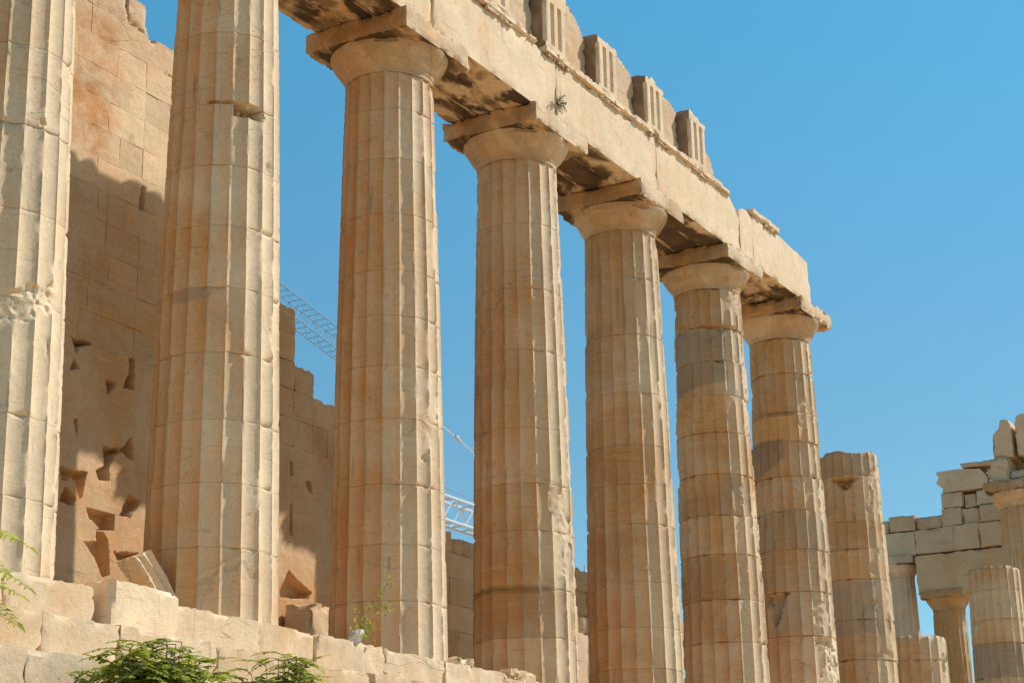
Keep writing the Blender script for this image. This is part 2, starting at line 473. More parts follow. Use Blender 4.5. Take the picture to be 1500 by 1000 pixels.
def drum_mesh(zl, zh, seed, nseg=8, dz=.035, erosion=.03, flat=0.0, bites=(), joint=.014, shift=(0, 0), rot=0.0, phase=R(9.5), rough_top=0.0, patches=()):
    nA = 20*nseg
    t = -np.cos(np.pi*(np.arange(nA) % nseg)/nseg)          # -1 = arris, points closer near it
    th = (np.arange(nA)//nseg+(t+1)/2)/20*2*np.pi+phase
    prof = .55*(1-t*t)+.45*np.sqrt(np.clip(1-t*t, 0, 1))
    zz = lin(zl+.002, zh-.002, dz)
    e = .010
    zz = np.unique(np.concatenate([[zl+.002, zl+.002+e, zl+.002+2.2*e], zz[(zz > zl+.03) & (zz < zh-.03)], [zh-.002-2.2*e, zh-.002-e, zh-.002]]))
    TH, Z = np.meshgrid(th, zz, indexing='ij')
    PR = np.repeat(prof[:, None], len(zz), 1)
    Rb = shaft_r(Z)
    P = np.stack([Rb*np.cos(TH), Rb*np.sin(TH), Z], -1)
    Pn = P+np.array([seed*3.17, seed*1.3, 0])
    depth = .049*(Rb/.92)*(1-flat*sstep(.35, .6, fbm(Pn*.9, 77, 3)))
    r = Rb-depth*PR
    n1 = fbm(Pn*np.array([4.2, 4.2, 2.4]), 11, 4)
    n2 = fbm(Pn*11, 23, 3)
    er = erosion*(sstep(.60, .69, n1)*1.3)+.010*sstep(.62, .68, n2)*min(1, erosion/.02)+.0015
    r = np.minimum(r, Rb-er)
    r = r-.0022*(n1-.5)-.0018*(n2-.5)
    # joint edges
    de = np.minimum(Z-zl, zh-Z)
    nj = fbm(Pn*np.array([4, 4, 1.5]), 31, 3)
    r = r-(1-sstep(0, .018, de))*joint*(.15+1.5*sstep(.42, .68, nj))
    r = r-(1-sstep(0, .06, de))*.04*sstep(.62, .78, nj)*min(1.5, joint/.012)
    for (tb, zb, w, h, d, *sq) in bites:
        u = Rb*((TH-R(tb)+np.pi) % (2*np.pi)-np.pi)
        v = Z-zb
        nn = (fbm(Pn*6.5, 51, 4)-.5)*1.3
        if sq and sq[0] == 's':
            q = np.maximum(np.abs(u)/w, np.abs(v)/h)
            m_ = 1-sstep(.85, 1.05, q)
        elif sq and sq[0] == 't':      # wedge narrowing downwards
            q = np.maximum(np.abs(u)/(w*np.clip(.15+.85*(v/h+1)/2, .05, 1)), np.abs(v)/h)
            m_ = 1-sstep(.85, 1.08, q)
        else:
            q = np.sqrt((u/w)**2+(v/h)**2)+nn
            m_ = 1-sstep(.80, 1.0, q)
        r = np.minimum(r, np.where(m_ > 0, (Rb-d*(.45+1.1*fbm(Pn*14, 57, 2)))*m_+r*(1-m_), 9))
    if rough_top:
        top = (1-sstep(0, .35, zh-Z))
        nt_ = fbm(np.stack([np.cos(TH)*1.3, np.sin(TH)*1.3, Z*0+seed], -1), 61, 3)
        Z = Z-top*rough_top*sstep(.4, .7, nt_)
        r = r-(1-sstep(0, .12, zh-Z))*.05
    X = r*np.cos(TH+rot)+shift[0]; Y = r*np.sin(TH+rot)+shift[1]
    V = np.stack([X, Y, Z], -1).reshape(-1, 3)
    nz = len(zz)
    idx = np.arange(nA*nz).reshape(nA, nz)
    nx = np.roll(idx, -1, 0)
    q = np.stack([idx[:, :-1], nx[:, :-1], nx[:, 1:], idx[:, 1:]], -1).reshape(-1, 4)
    c0, c1 = nA*nz, nA*nz+1
    V = np.concatenate([V, [[shift[0], shift[1], zl+.002], [shift[0], shift[1], V.reshape(-1, 3)[idx[:, -1]][:, 2].mean() if rough_top else zh-.002]]])
    tb_ = np.stack([nx[:, 0], idx[:, 0], np.full(nA, c0)], -1)
    tt_ = np.stack([idx[:, -1], nx[:, -1], np.full(nA, c1)], -1)
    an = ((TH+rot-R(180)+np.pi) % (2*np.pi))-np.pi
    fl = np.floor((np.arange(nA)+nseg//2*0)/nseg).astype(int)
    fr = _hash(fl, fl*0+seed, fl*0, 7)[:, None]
    pat_shade = np.interp(np.degrees(an), [-180, -90, -40, 10, 30, 45, 60, 75, 110, 180], [-.1, .25, .42, .34, .24, .06, -.12, -.25, -.28, -.1])+(fr-.5)*.24  # patina plus painted light: honey on shaded west flutes, pale where sunlit
    pat_shade = pat_shade+.17*t[:, None]*sstep(.0, .5, np.cos(TH+rot-R(190)))  # warm bounce light painted across each flute of the shaded side
    pat_shade = pat_shade+0*Z
    pat_shade = np.concatenate([pat_shade.reshape(-1), [0, 0]])
    ti, gr = TH*0, TH*0
    nb = (fbm(Pn*3.0, 91, 3)-.5)
    for (t0, t1, z0, z1, a_t, a_g, *arch) in patches:
        u = (np.degrees(TH)-t0) % 360
        w_ = (t1-t0) % 360
        lo_ = z0+(arch[0]*(u/w_)**1.5 if arch else 0)+nb*.10
        hi_ = z1+nb*.05
        m_ = sstep(-1.5, 1.5, u+nb*8)*(1-sstep(w_-1.5, w_+1.5, u+nb*8))*sstep(-.012, .012, Z-lo_)*(1-sstep(-.012, .012, Z-hi_))
        ti, gr = ti+m_*a_t, gr+m_*a_g
    arris_n = sstep(.45, .62, fbm(Pn*np.array([5, 5, .7]), 101, 3))
    ti = ti-.30*arris_n*sstep(.86, .97, np.abs(t))[:, None]*(np.cos(TH+rot-R(180)) > -.25)  # darkens broken lines along the arrises, mainly on the west half
    ti = np.concatenate([ti.reshape(-1), [0, 0]]); gr = np.concatenate([gr.reshape(-1), [0, 0]])
    return MB().add(V, [q, tb_, tt_], 0, patina=pat_shade, tint=ti, grey=gr)

def capital_parts(parent, seed, tone, ztop=9.57, chips=(), fine=True, chip=.045, rb=1.0):
    cap = None
    # echinus: necking, annulets and the swelling bell, as a worn surface of revolution
    prof = [(.735, 0), (.738, .07), (.750, .078), (.756, .105), (.760, .128), (.768, .140), (.778, .155),
            (.80, .18), (.838, .23), (.878, .29), (.92, .355), (.955, .41), (.978, .46), (.988, .495), (.975, .516), (.95, .520)]
    pr = []
    for (a, b_) in zip(prof[:-1], prof[1:]):
        m = 3 if b_[1]-a[1] > .03 else 1
        for j in range(m): pr.append((a[0]+(b_[0]-a[0])*j/m, a[1]+(b_[1]-a[1])*j/m))
    pr.append(prof[-1])
    pr = np.array(pr)
    nA = 120
    th = np.arange(nA)/nA*2*np.pi
    TH, RR = np.meshgrid(th, pr[:, 0], indexing='ij')
    ZZ = np.repeat((pr[:, 1]+ztop)[None], nA, 0)
    P = np.stack([RR*np.cos(TH), RR*np.sin(TH), ZZ], -1)+np.array([seed*5.1, seed*2.3, 0])
    n1 = fbm(P*2.4, 5, 4); n2 = fbm(P*8, 9, 3)
    r = RR-.05*sstep(.56, .75, n1)*(.3+.7*(ZZ-ztop)/.5)-.012*(n2-.5)
    for (tb, zb, w, h, d) in chips:
        u = RR*((TH-R(tb)+np.pi) % (2*np.pi)-np.pi); v = ZZ-ztop-zb
        q = np.sqrt((u/w)**2+(v/h)**2)+(n2-.5)*.9
        r = r-d*(1-sstep(.65, 1, q))
    V = np.stack([r*np.cos(TH), r*np.sin(TH), ZZ], -1).reshape(-1, 3)
    nz = pr.shape[0]
    idx = np.arange(nA*nz).reshape(nA, nz); nx = np.roll(idx, -1, 0)
    q = np.stack([idx[:, :-1], nx[:, :-1], nx[:, 1:], idx[:, 1:]], -1).reshape(-1, 4)
    V = np.concatenate([V, [[0, 0, ztop], [0, 0, ztop+.52]]])
    tb_ = np.stack([nx[:, 0], idx[:, 0], np.full(nA, nA*nz)], -1)
    tt_ = np.stack([idx[:, -1], nx[:, -1], np.full(nA, nA*nz+1)], -1)
    cap = bpy.data.objects.new("capital", None); C.objects.link(cap); cap.parent = parent
    cap.empty_display_size = .2
    e = MB().add(V, [q, tb_, tt_]).build("echinus", M_EDGE, cap)
    e.color = tone
    mb = MB()
    rough_block(mb, (-rb, -rb, ztop+.500), (rb, rb, ztop+.866), step=.05, chip=chip, amp=.005, seed=seed+3, edge=.09, freq=4.2, pat_shade=(.30, -.30), wob=.006,
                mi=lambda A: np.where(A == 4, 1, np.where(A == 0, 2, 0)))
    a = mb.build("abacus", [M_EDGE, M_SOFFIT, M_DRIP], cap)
    a.color = tone
    return cap

def build_column(k, joints, top, label, tones=None, bites=(), erosion=.03, capital=True, dz=.035, nseg=8, loc=None, seed=None,
                 group="fluted columns of the near row", jmul=None, shifts=None, flat=0.0, base_tone=(.5, .35, 0), cap_chips=(), cap_chip=.05,
                 var=.14, patches=(), name="fluted_column", cat="column", rough_top=0.0):
    seed = k if seed is None else seed
    rnd = random.Random(100+seed)
    t = thing(name, label, cat, loc if loc is not None else (k*SP, 0, 0), group)
    zs = [0.0]+sorted(joints)+[top]
    for i in range(len(zs)-1):
        zl, zh = zs[i], zs[i+1]
        bt = [b for b in bites if zl-.8 < b[1] < zh+.8]
        sa = .006*(jmul or .6)**1.5
        sh = (rnd.uniform(-sa, sa), rnd.uniform(-sa, sa))
        if shifts and i in shifts: sh = shifts[i]
        mb = drum_mesh(zl, zh, seed, nseg, dz, erosion, flat, bt, joint=.010*(jmul or .8), shift=sh, rot=R(rnd.uniform(-.35, .35)),
                       rough_top=rough_top if i == len(zs)-2 else 0, patches=patches)
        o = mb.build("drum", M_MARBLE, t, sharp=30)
        b0 = base_tone
        c = (b0[0]+rnd.uniform(-1, 1)*var*.45, b0[1]+rnd.uniform(-1, 1)*var, b0[2]+rnd.uniform(-.12, .08))
        if tones and i in tones: c = tones[i]
        o.color = (*c, 1)
    if capital:
        capital_parts(t, seed, (base_tone[0]+.08, base_tone[1]+.08, base_tone[2]-.08, 1), ztop=top, chips=cap_chips, chip=cap_chip)
    return t

def fill(js, top=9.57, z=.87):
    """drum joints: those seen plus regular ones in long gaps"""
    js = sorted(js); out = []
    prev = 0
    for j in js+[top]:
        n = int(round((j-prev)/1.0))
        for i in range(1, n): out.append(prev+(j-prev)*i/n)
        if j != top: out.append(j)
        prev = j
    return out

build_column(0, fill([5.4, 3.22, 1.82, .87]), 9.57,
    "nearest fluted column, cut off by the left photo edge, chipped across its flutes",
    bites=[(-96, 3.28, .42, .17, .06), (-118, 3.10, .30, .22, .06), (-80, 3.3, .2, .2, .05), (-99, 5.49, .04, .05, .06), (-105, .9, .05, .06, .05),
           (-88, 2.75, .10, .25, .04)], erosion=.012, dz=.03, nseg=10, base_tone=(.52, .26, -.06))
build_column(1, fill([7.30, 6.37, 4.56, 2.69, .96]), 9.57,
    "big fluted column second from the left, with a dark horizontal slot high on its shaft",
    bites=[(-114, 7.22, .24, .09, .30, 's'), (-132, 7.33, .42, .028, .12, 's'), (-100, 7.22, .12, .05, .07), (-88, 6.48, .05, .09, .06), (-106, 1.75, .09, .12, .04), (-132, 1.95, .12, .16, .03),
           (-126, .62, .05, .2, .035), (-78, 4.0, .08, .3, .04), (-150, 4.4, .12, .12, .02)],
    patches=[(165, 212, 4.36, 4.55, -.22, .5)], erosion=.012, dz=.03, nseg=10, base_tone=(.52, .30, -.02))
build_column(2, fill([8.91, 8.03, 6.11, 5.35, 4.53, 3.68, 2.64, 1.71]), 9.57,
    "whole column with a capital, third from the left, a spindly weed growing at its foot",
    bites=[(128, 6.3, .10, .5, .05), (138, 7.1, .08, .2, .05), (-100, 3.55, .14, .45, .045), (-84, 3.9, .1, .3, .04), (-104, 3.1, .07, .09, .07), (-80, 6.7, .10, .35, .03),
           (-157, 3.55, .12, .03, .03), (-160, 6.7, .12, .03, .03)], erosion=.014, dz=.033, base_tone=(.5, .34, -.03),
    cap_chips=[(-150, .48, .22, .05, .08)])
build_column(3, fill([7.07, 5.91, 4.48, 3.49, 2.66, 1.66, .83]), 9.57,
    "whole column with a smeared bald patch on its lower right flutes",
    bites=[(133, 7.1, .10, .35, .06), (150, 6.4, .14, .12, .05), (136, 5.4, .08, .3, .05), (-97, 2.5, .20, .72, .055), (-112, 3.2, .10, .35, .05), (-85, 2.7, .12, .4, .05),
           (-156, 3.68, .45, .14, .03), (174, 2.82, .045, .05, .06, 's'), (138, 8.4, .08, .3, .04), (-135, 4.9, .05, .3, .03)],
    erosion=.020, dz=.035, patches=[(110, 262, .83, 1.68, -.16, .2), (110, 240, 1.60, 1.72, -.25, .0)], base_tone=(.48, .44, -.03), cap_chips=[(-140, .47, .25, .05, .08), (140, .3, .2, .2, .06)])
build_column(4, fill([8.55, 6.15, 5.09, 3.53, 2.41, 1.54]), 9.57,
    "whole column with capital between the bald-patched column and the one with a cracked neck",
    bites=[(137, 7.6, .1, .3, .05), (138, 4.6, .07, .5, .04), (-168, 4.96, .14, .16, .03), (-133, 8.2, .12, .55, .04), (-88, 2.6, .1, .4, .04), (-128, 7.4, .06, .6, .03), (-95, 6.2, .1, .3, .04)],
    patches=[(110, 190, 6.2, 7.6, -.12, .05), (100, 175, 8.6, 9.3, -.10, .1), (130, 200, 2.45, 3.4, -.08, .0)], erosion=.018, dz=.04, base_tone=(.46, .46, -.05), cap_chips=[(-125, .46, .25, .06, .09)])
build_column(5, fill([8.67, 7.12, 6.28, 5.37, 4.46, 3.63, 2.66]), 9.57,
    "column with a deep crack below its neck and a smooth greyish drum under it",
    tones={9: (.48, .30, .2)}, patches=[(120, 232, 7.22, 8.62, -.26, .40, .22), (120, 232, 6.40, 7.18, .12, -.2), (150, 215, 2.7, 3.6, -.08, .1), (205, 262, 4.5, 5.3, -.12, .4), (130, 200, 4.46, 4.9, -.15, .1)], bites=[(150, 8.70, .30, .14, .09), (-150, 8.68, .6, .04, .11), (-95, 9.25, .1, .3, .05), (140, 4.2, .08, .2, .05), (-146, 3.7, .08, .04, .04),
           (178, 3.02, .05, .05, .05, 's'), (177, 2.72, .05, .04, .06, 's'), (170, 4.5, .3, .06, .05), (150, 7.1, .5, .10, .04), (-130, 8.66, .22, .06, .10), (-165, 6.28, .5, .02, .05, 's'), (-80, 7.0, .1, .5, .05)], var=.22,
    erosion=.032, dz=.035, jmul=2.2, base_tone=(.47, .40, .0), shifts={8: (.015, -.01), 7: (-.02, .01)}, cap_chips=[(-110, .47, .25, .05, .08)])
build_column(6, fill([8.7, 7.71, 7.01, 5.33, 4.43, 3.45, 2.43]), 9.57,
    "last column under the beam, with a pale arched patch and a broken-out wedge low down",
    var=.22, patches=[(110, 200, 6.05, 7.05, -.30, .40, .55), (110, 235, 7.05, 7.60, .14, -.2), (110, 250, 4.43, 5.33, -.16, .05), (160, 205, 2.55, 3.35, -.10, .3)], tones={}, bites=[(145, 7.8, .25, .12, .08), (-84, 8.73, .12, .12, .05), (-110, 2.30, .32, .10, .14), (168, 3.05, .30, .36, .16, 't'), (-174, 3.40, .10, .06, .22), (-120, 3.0, .2, .42, .055), (-165, 7.70, .35, .035, .10, 's'), (-95, 1.9, .3, .4, .09),
           (-102, 1.4, .4, .7, .06), (-160, 5.36, .5, .04, .05), (175, 7.74, .5, .05, .05)],
    erosion=.034, dz=.04, jmul=2.3, base_tone=(.48, .36, .0), cap_chip=.12, shifts={6: (-.02, .02), 5: (.02, .0)})
build_column(7, fill([7.05, 5.85, 5.13, 4.37, 2.36], 7.72), 7.72,
    "broken column without a capital, with a dark wedge-shaped socket near its top",
    var=.22, patches=[(100, 260, 7.05, 7.72, -.18, .40), (110, 235, 3.0, 4.30, -.14, .50), (110, 250, 4.4, 5.1, .10, -.1)], bites=[(-168, 6.82, .34, .14, .24, 't'), (-155, 6.25, .10, .36, .07), (-131, 6.2, .12, .08, .05), (148, 2.6, .1, .06, .05)],
    capital=False, erosion=.034, dz=.045, jmul=2.0, base_tone=(.46, .38, .02), flat=.5, rough_top=.10)
build_column(8, fill([2.84], 3.5), 3.5,
    "low column stump standing in front of the slender dark column far behind",
    bites=[(-100, 3.2, .2, .25, .05), (-88, 2.9, .12, .12, .06)], capital=False, erosion=.045, dz=.05, jmul=1.3, base_tone=(.5, .32, -.02), rough_top=.06)
build_column(10, fill([5.97, 5.06, 4.32, 3.28], 6.72), 6.72,
    "broken column stump taller than the low one, at the right photo edge",
    bites=[(-155, 5.5, .4, .2, .03)], patches=[(100, 260, 3.28, 4.32, -.18, .5), (110, 240, 4.35, 4.95, .10, -.1)], var=.2, capital=False, erosion=.034, dz=.05, jmul=1.4, base_tone=(.47, .33, .0), rough_top=.07)
build_column(11, fill([8.2, 6.9, 5.2, 3.4]), 9.42,
    "distant column with its capital at the right edge, under upright weathered stones",
    bites=[], erosion=.03, dz=.06, base_tone=(.45, .40, .05), cap_chip=.10)

# ------------------------------------------------------------------ entablature
ENT = "marble beams over the columns"
def ragged_top(zfun):
    def f(W, V, N):
        lim = zfun(W[:, 0])
        W = W.copy()
        W[:, 2] = np.minimum(W[:, 2], lim)
        return W
    return f

def architrave(a, b_, label, seed, taenia, regulae, ztop=11.66, left_open=False, endfn=None):
    t = thing("architrave", label, "beam", ((a+b_)/2, 0, 10.43), ENT)
    off = np.array([(a+b_)/2, 0, 10.43])
    def put(mb, name, mats, tone):
        o = mb.build(name, mats, t)
        o.location = -Vector(off)
        o.color = tone
        return o
    rnd = random.Random(seed)
    for j, (y0, y1) in enumerate(((-.885, -.31), (-.295, .295), (.31, .885))):
        mb = MB()
        jg = rnd.uniform(.010, .020)
        zb = 10.434+(0.0, .012, .004)[j]
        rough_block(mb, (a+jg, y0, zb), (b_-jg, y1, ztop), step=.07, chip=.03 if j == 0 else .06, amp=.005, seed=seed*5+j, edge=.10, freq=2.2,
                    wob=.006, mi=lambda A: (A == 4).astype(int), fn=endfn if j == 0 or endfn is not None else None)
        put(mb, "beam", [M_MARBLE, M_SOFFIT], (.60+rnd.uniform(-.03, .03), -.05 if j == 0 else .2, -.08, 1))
    for (x0, x1) in taenia:
        mb = MB()
        rough_block(mb, (x0, -.965, ztop+.002), (x1, -.31, ztop+.122), step=.045, chip=.04, amp=.006, seed=seed+int(x0*7) % 91, edge=.08, freq=4)
        put(mb, "taenia", M_MARBLE, (.60, -.08, -.1, 1))
    for (x0, x1) in regulae:
        mb = MB()
        rough_block(mb, (x0, -.950, ztop-.070), (x1, -.878, ztop-.001), step=.03, chip=.05, amp=.008, seed=seed+int(x0*11) % 87, edge=.06, freq=6)
        put(mb, "regula", M_EDGE, (.5, .2, .0, 1))
    return t

ys_ = [SP*i for i in range(0, 7)]
architrave(0, SP, "marble beam section above the two leftmost columns, mostly out of frame", 1, [(.05, SP-.05)], [])
architrave(SP, 2*SP, "marble beam with a stained underside, ending over the column with the weed", 2, [(4.4, 8.55)], [(5.98, 6.82), (8.1, 8.55)])
architrave(2*SP, 3*SP, "marble beam above the gap between the weed column and the bald-patched column", 3, [(8.62, 11.75), (11.80, 12.05), (12.40, 12.86)],
           [(8.62, 9.0), (10.25, 11.15), (12.5, 12.86)])
architrave(3*SP, 4*SP, "marble beam with a small dark weed tuft sprouting at its left joint", 4, [(12.90, 15.2), (15.24, 16.95)], [(12.9, 13.3), (14.6, 15.45), (16.75, 16.95)])
architrave(4*SP, 5*SP, "marble beam under the last two standing grooved blocks, its upper right corner broken", 5,
           [(17.2, 18.6), (18.64, 20.92)], [(17.2, 17.6), (18.9, 19.74)],
           endfn=ragged_top(lambda x: np.interp(x, [20.9, 21.0, 21.47], [11.7, 11.62, 11.28])))
architrave(5*SP, 6*SP, "rightmost marble beam of the row, its end cut square against the sky", 6, [(22.15, 23.7)], [(22.9, 23.7)],
           endfn=ragged_top(lambda x: np.interp(x, [21.4, 21.7, 22.2, 23.7, 24.6, 25.0, 25.8], [11.50, 11.62, 11.68, 11.66, 11.60, 11.58, 11.50])))

def triglyph(xc, top, label, seed, slope=0.0, tone=(.56, .0, -.05, 1)):
    t = thing("triglyph", label, "grooved block", (xc, -.55, 11.78), "grooved frieze blocks on the beams")
    w = .845
    g = w/6
    lo = np.array([xc-w/2, -.915, 11.783]); hi = np.array([xc+w/2, -.15, top])
    xs = []
    for i in range(3):
        c = xc-w/2+g*(2*i+1)
        xs += [c-g, c-g*.52, c+g*.52]
    c1, c2 = xc-w/6, xc+w/6
    xs = sorted(set(np.round([xc-w/2, xc-w/2+.06, xc-w/2+.075, c1-.085, c1-.075, c1, c1+.075, c1+.085, xc-.03, xc+.03, c2-.085, c2-.075, c2, c2+.075, c2+.085, xc+w/2-.075, xc+w/2-.06, xc+w/2], 4)))
    def fn(W, V, N):
        W = W.copy()
        front = V[:, 1] < -.90
        zt = min(top, 12.95)-.17
        mz = (V[:, 2] < zt) & (V[:, 2] > 11.9)
        x = V[:, 0]
        d = np.maximum(.085*(1-np.abs(x-c1)/.078), .085*(1-np.abs(x-c2)/.078)).clip(0)
        d = np.maximum(d, .06*(1-(x-(xc-w/2))/.068).clip(0)); d = np.maximum(d, .06*(1-((xc+w/2)-x)/.068).clip(0))
        W[:, 1] = W[:, 1]+np.where(front & mz, d, 0)
        # broken crown
        lim = top-slope*(x-(xc-w/2))-.10*sstep(.5, .72, fbm(V*np.array([3.5, 2, 0])+seed, seed, 3))
        W[:, 2] = np.minimum(W[:, 2], lim)
        return W
    zs = np.unique(np.concatenate([lin(11.783, top, .06), [11.9, 11.92, min(top, 12.95)-.19, min(top, 12.95)-.17]]))
    mb = MB()
    rough_block(mb, lo, hi, chip=.04, amp=.005, seed=seed, edge=.05, xs=np.array(xs), ys=lin(-.915, -.15, .07), zs=zs, fn=fn,
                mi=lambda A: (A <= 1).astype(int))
    o = mb.build("grooved_face", [M_MARBLE, M_SHADE_SIDE], t, sharp=25)
    o.location = -Vector((xc, -.55, 11.78)); o.color = tone
    return t

triglyph(6.44, 13.12, "grooved frieze block out of frame above the second column", 20)
triglyph(8.586, 13.12, "grooved frieze block out of frame above the column with the weed", 21)
triglyph(10.73, 13.12, "leftmost grooved block seen, only its foot in the photo at the top edge", 22)
triglyph(12.879, 13.10, "tall grooved block cut by the photo's top edge, above the bald-patched column", 23)
triglyph(15.03, 12.96, "grooved block in the middle of the row, between the two rounded rubble blocks", 24, slope=.03)
triglyph(17.172, 13.02, "second grooved block from the right, with a clean tall left side", 25, slope=.05)
triglyph(19.32, 13.0, "rightmost grooved block, chipped on top, beside open sky", 26, slope=.06)

def frieze_backer(x0, x1, pts, label, seed, y0=-.64, y1=-.05, tone=(.44, .34, .1, 1)):
    t = thing("frieze_block", label, "stone block", ((x0+x1)/2, -.3, 11.78), "rough blocks between the grooved blocks")
    px, pz = zip(*pts)
    def fn(W, V, N):
        W = W.copy()
        W[:, 2] = np.minimum(W[:, 2], np.interp(W[:, 0], px, pz)-.05*fbm(V*np.array([4, 3, 0]), seed, 3))
        return W
    mb = MB()
    rough_block(mb, (x0, y0, 11.783), (x1, y1, max(pz)), step=.06, chip=.07, amp=.012, seed=seed, edge=.13, fn=fn, wob=.01)
    o = mb.build("rubble_face", M_STEP, t)
    o.location = -Vector(((x0+x1)/2, -.3, 11.78)); o.color = tone
    return t
frieze_backer(6.88, 8.14, [(6.9, 13.1), (8.2, 13.1)], "plain frieze block out of frame above the column with the weed", 31)
frieze_backer(9.03, 10.29, [(9, 13.1), (10.3, 13.1)], "plain frieze block out of frame left of the topmost grooves", 32)
frieze_backer(11.17, 12.44, [(11, 13.1), (12.5, 13.1)], "speckled grey frieze block cut by the top edge of the photo", 33)
frieze_backer(13.32, 14.59, [(13.3, 13.35), (13.9, 13.35), (14.25, 13.2), (14.5, 12.95), (14.6, 12.75)], "rough frieze block with a rounded broken shoulder, right of the topmost grooved block", 34)
frieze_backer(15.47, 16.73, [(15.4, 13.15), (16.2, 13.12), (16.6, 12.95), (16.73, 12.8)], "rough frieze block left of the second grooved block from the right", 35)
frieze_backer(17.61, 18.88, [(17.6, 13.12), (18.5, 13.08), (18.88, 12.9)], "narrow rough frieze block left of the rightmost grooved block", 36)
frieze_backer(19.76, 20.75, [(19.7, 12.7), (20.3, 12.65), (20.75, 12.4)], "low broken frieze stub right of the rightmost grooved block", 37)

def inner_course():
    spans = [(0.2, 2.2), (2.22, 4.4), (4.42, 6.5), (6.52, 8.7), (8.72, 10.6), (10.62, 12.35)]
    for i, (a, b_) in enumerate(spans):
        mb = MB()
        rough_block(mb, (a, .02, 11.665), (b_, .42, 13.12), step=.15, chip=.08, amp=.01, seed=60+i, edge=.15)
        o = mb.build("backing_block", M_STEP)
        o.color = (.5, .2, 0, 1)
        tag(o, "inner backing block out of sight behind the grooved frieze", "stone block", "inner backing blocks")
inner_course()

# ------------------------------------------------------------------ cella wall
HOLES = [[(5.18, 4.93), (5.59, 4.96), (5.34, 4.83), (5.29, 4.73)], [(5.25, 4.62), (5.37, 4.49), (5.19, 4.44)],
 [(6.49, 4.94), (6.61, 4.97), (6.63, 4.46), (6.39, 4.44), (6.5, 4.68)], [(5.99, 4.44), (6.2, 4.45), (6.02, 4.24)],
 [(5.32, 3.66), (5.38, 3.67), (5.38, 3.44)], [(5.99, 3.37), (6.42, 3.43), (6.24, 3.28), (6.06, 2.99)],
 [(6.42, 3.43), (6.62, 3.67), (6.69, 3.33), (6.53, 3.34)], [(5.09, 2.87), (5.65, 2.9), (5.53, 2.5), (5.39, 2.75), (5.12, 2.69)],
 [(5.1, 2.37), (5.21, 2.61), (5.41, 2.46), (5.39, 2.35)], [(5.86, 2.97), (6.1, 3.12), (6.14, 2.89), (5.93, 2.87)],
 [(5.69, 2.35), (6.31, 2.37), (6.29, 2.14), (6.05, 2.08), (5.75, 2.23)], [(6.35, 1.79), (6.88, 1.84), (6.86, 1.72), (6.42, 1.68)],
 [(5.68, 1.84), (5.95, 1.87), (5.94, 2.08), (6.05, 2.06), (6.18, 1.94), (6.25, 1.42), (6.13, 1.37), (5.92, 1.65)],
 [(6.63, 2.74), (6.88, 2.67), (6.68, 2.4), (6.43, 2.38), (6.49, 2.49)], [(10.57, 1.76), (10.84, 2.18), (11.16, 2.0), (11.51, 1.89), (11.41, 1.78), (10.62, 1.69)],
 [(11.32, 3.88), (11.46, 3.88), (11.49, 3.68), (11.36, 3.73)], [(10.83, 4.11), (10.89, 4.12), (10.90, 3.91), (10.84, 3.9)],
 [(10.84, 3.37), (10.9, 3.38), (10.92, 2.84), (10.86, 2.84)], [(16.17, 1.71), (16.48, 1.72), (16.37, 1.53), (16.17, 1.37)],
 [(6.59, 7.9), (6.66, 7.92), (6.67, 7.56), (6.6, 7.54)]]

def poly_sd(px, pz, poly):
    """signed distance to polygon, positive inside"""
    n = len(poly)
    d = np.full(px.shape, 1e9); ins = np.zeros(px.shape, bool)
    for i in range(n):
        x0, z0 = poly[i]; x1, z1 = poly[(i+1) % n]
        ex, ez = x1-x0, z1-z0
        t = np.clip(((px-x0)*ex+(pz-z0)*ez)/(ex*ex+ez*ez+1e-12), 0, 1)
        d = np.minimum(d, np.hypot(px-x0-t*ex, pz-z0-t*ez))
        c = ((z0 > pz) != (z1 > pz)) & (px < (ex)*(pz-z0)/(ez if abs(ez) > 1e-9 else 1e-9)+x0)
        ins ^= c
    return np.where(ins, d, -d)

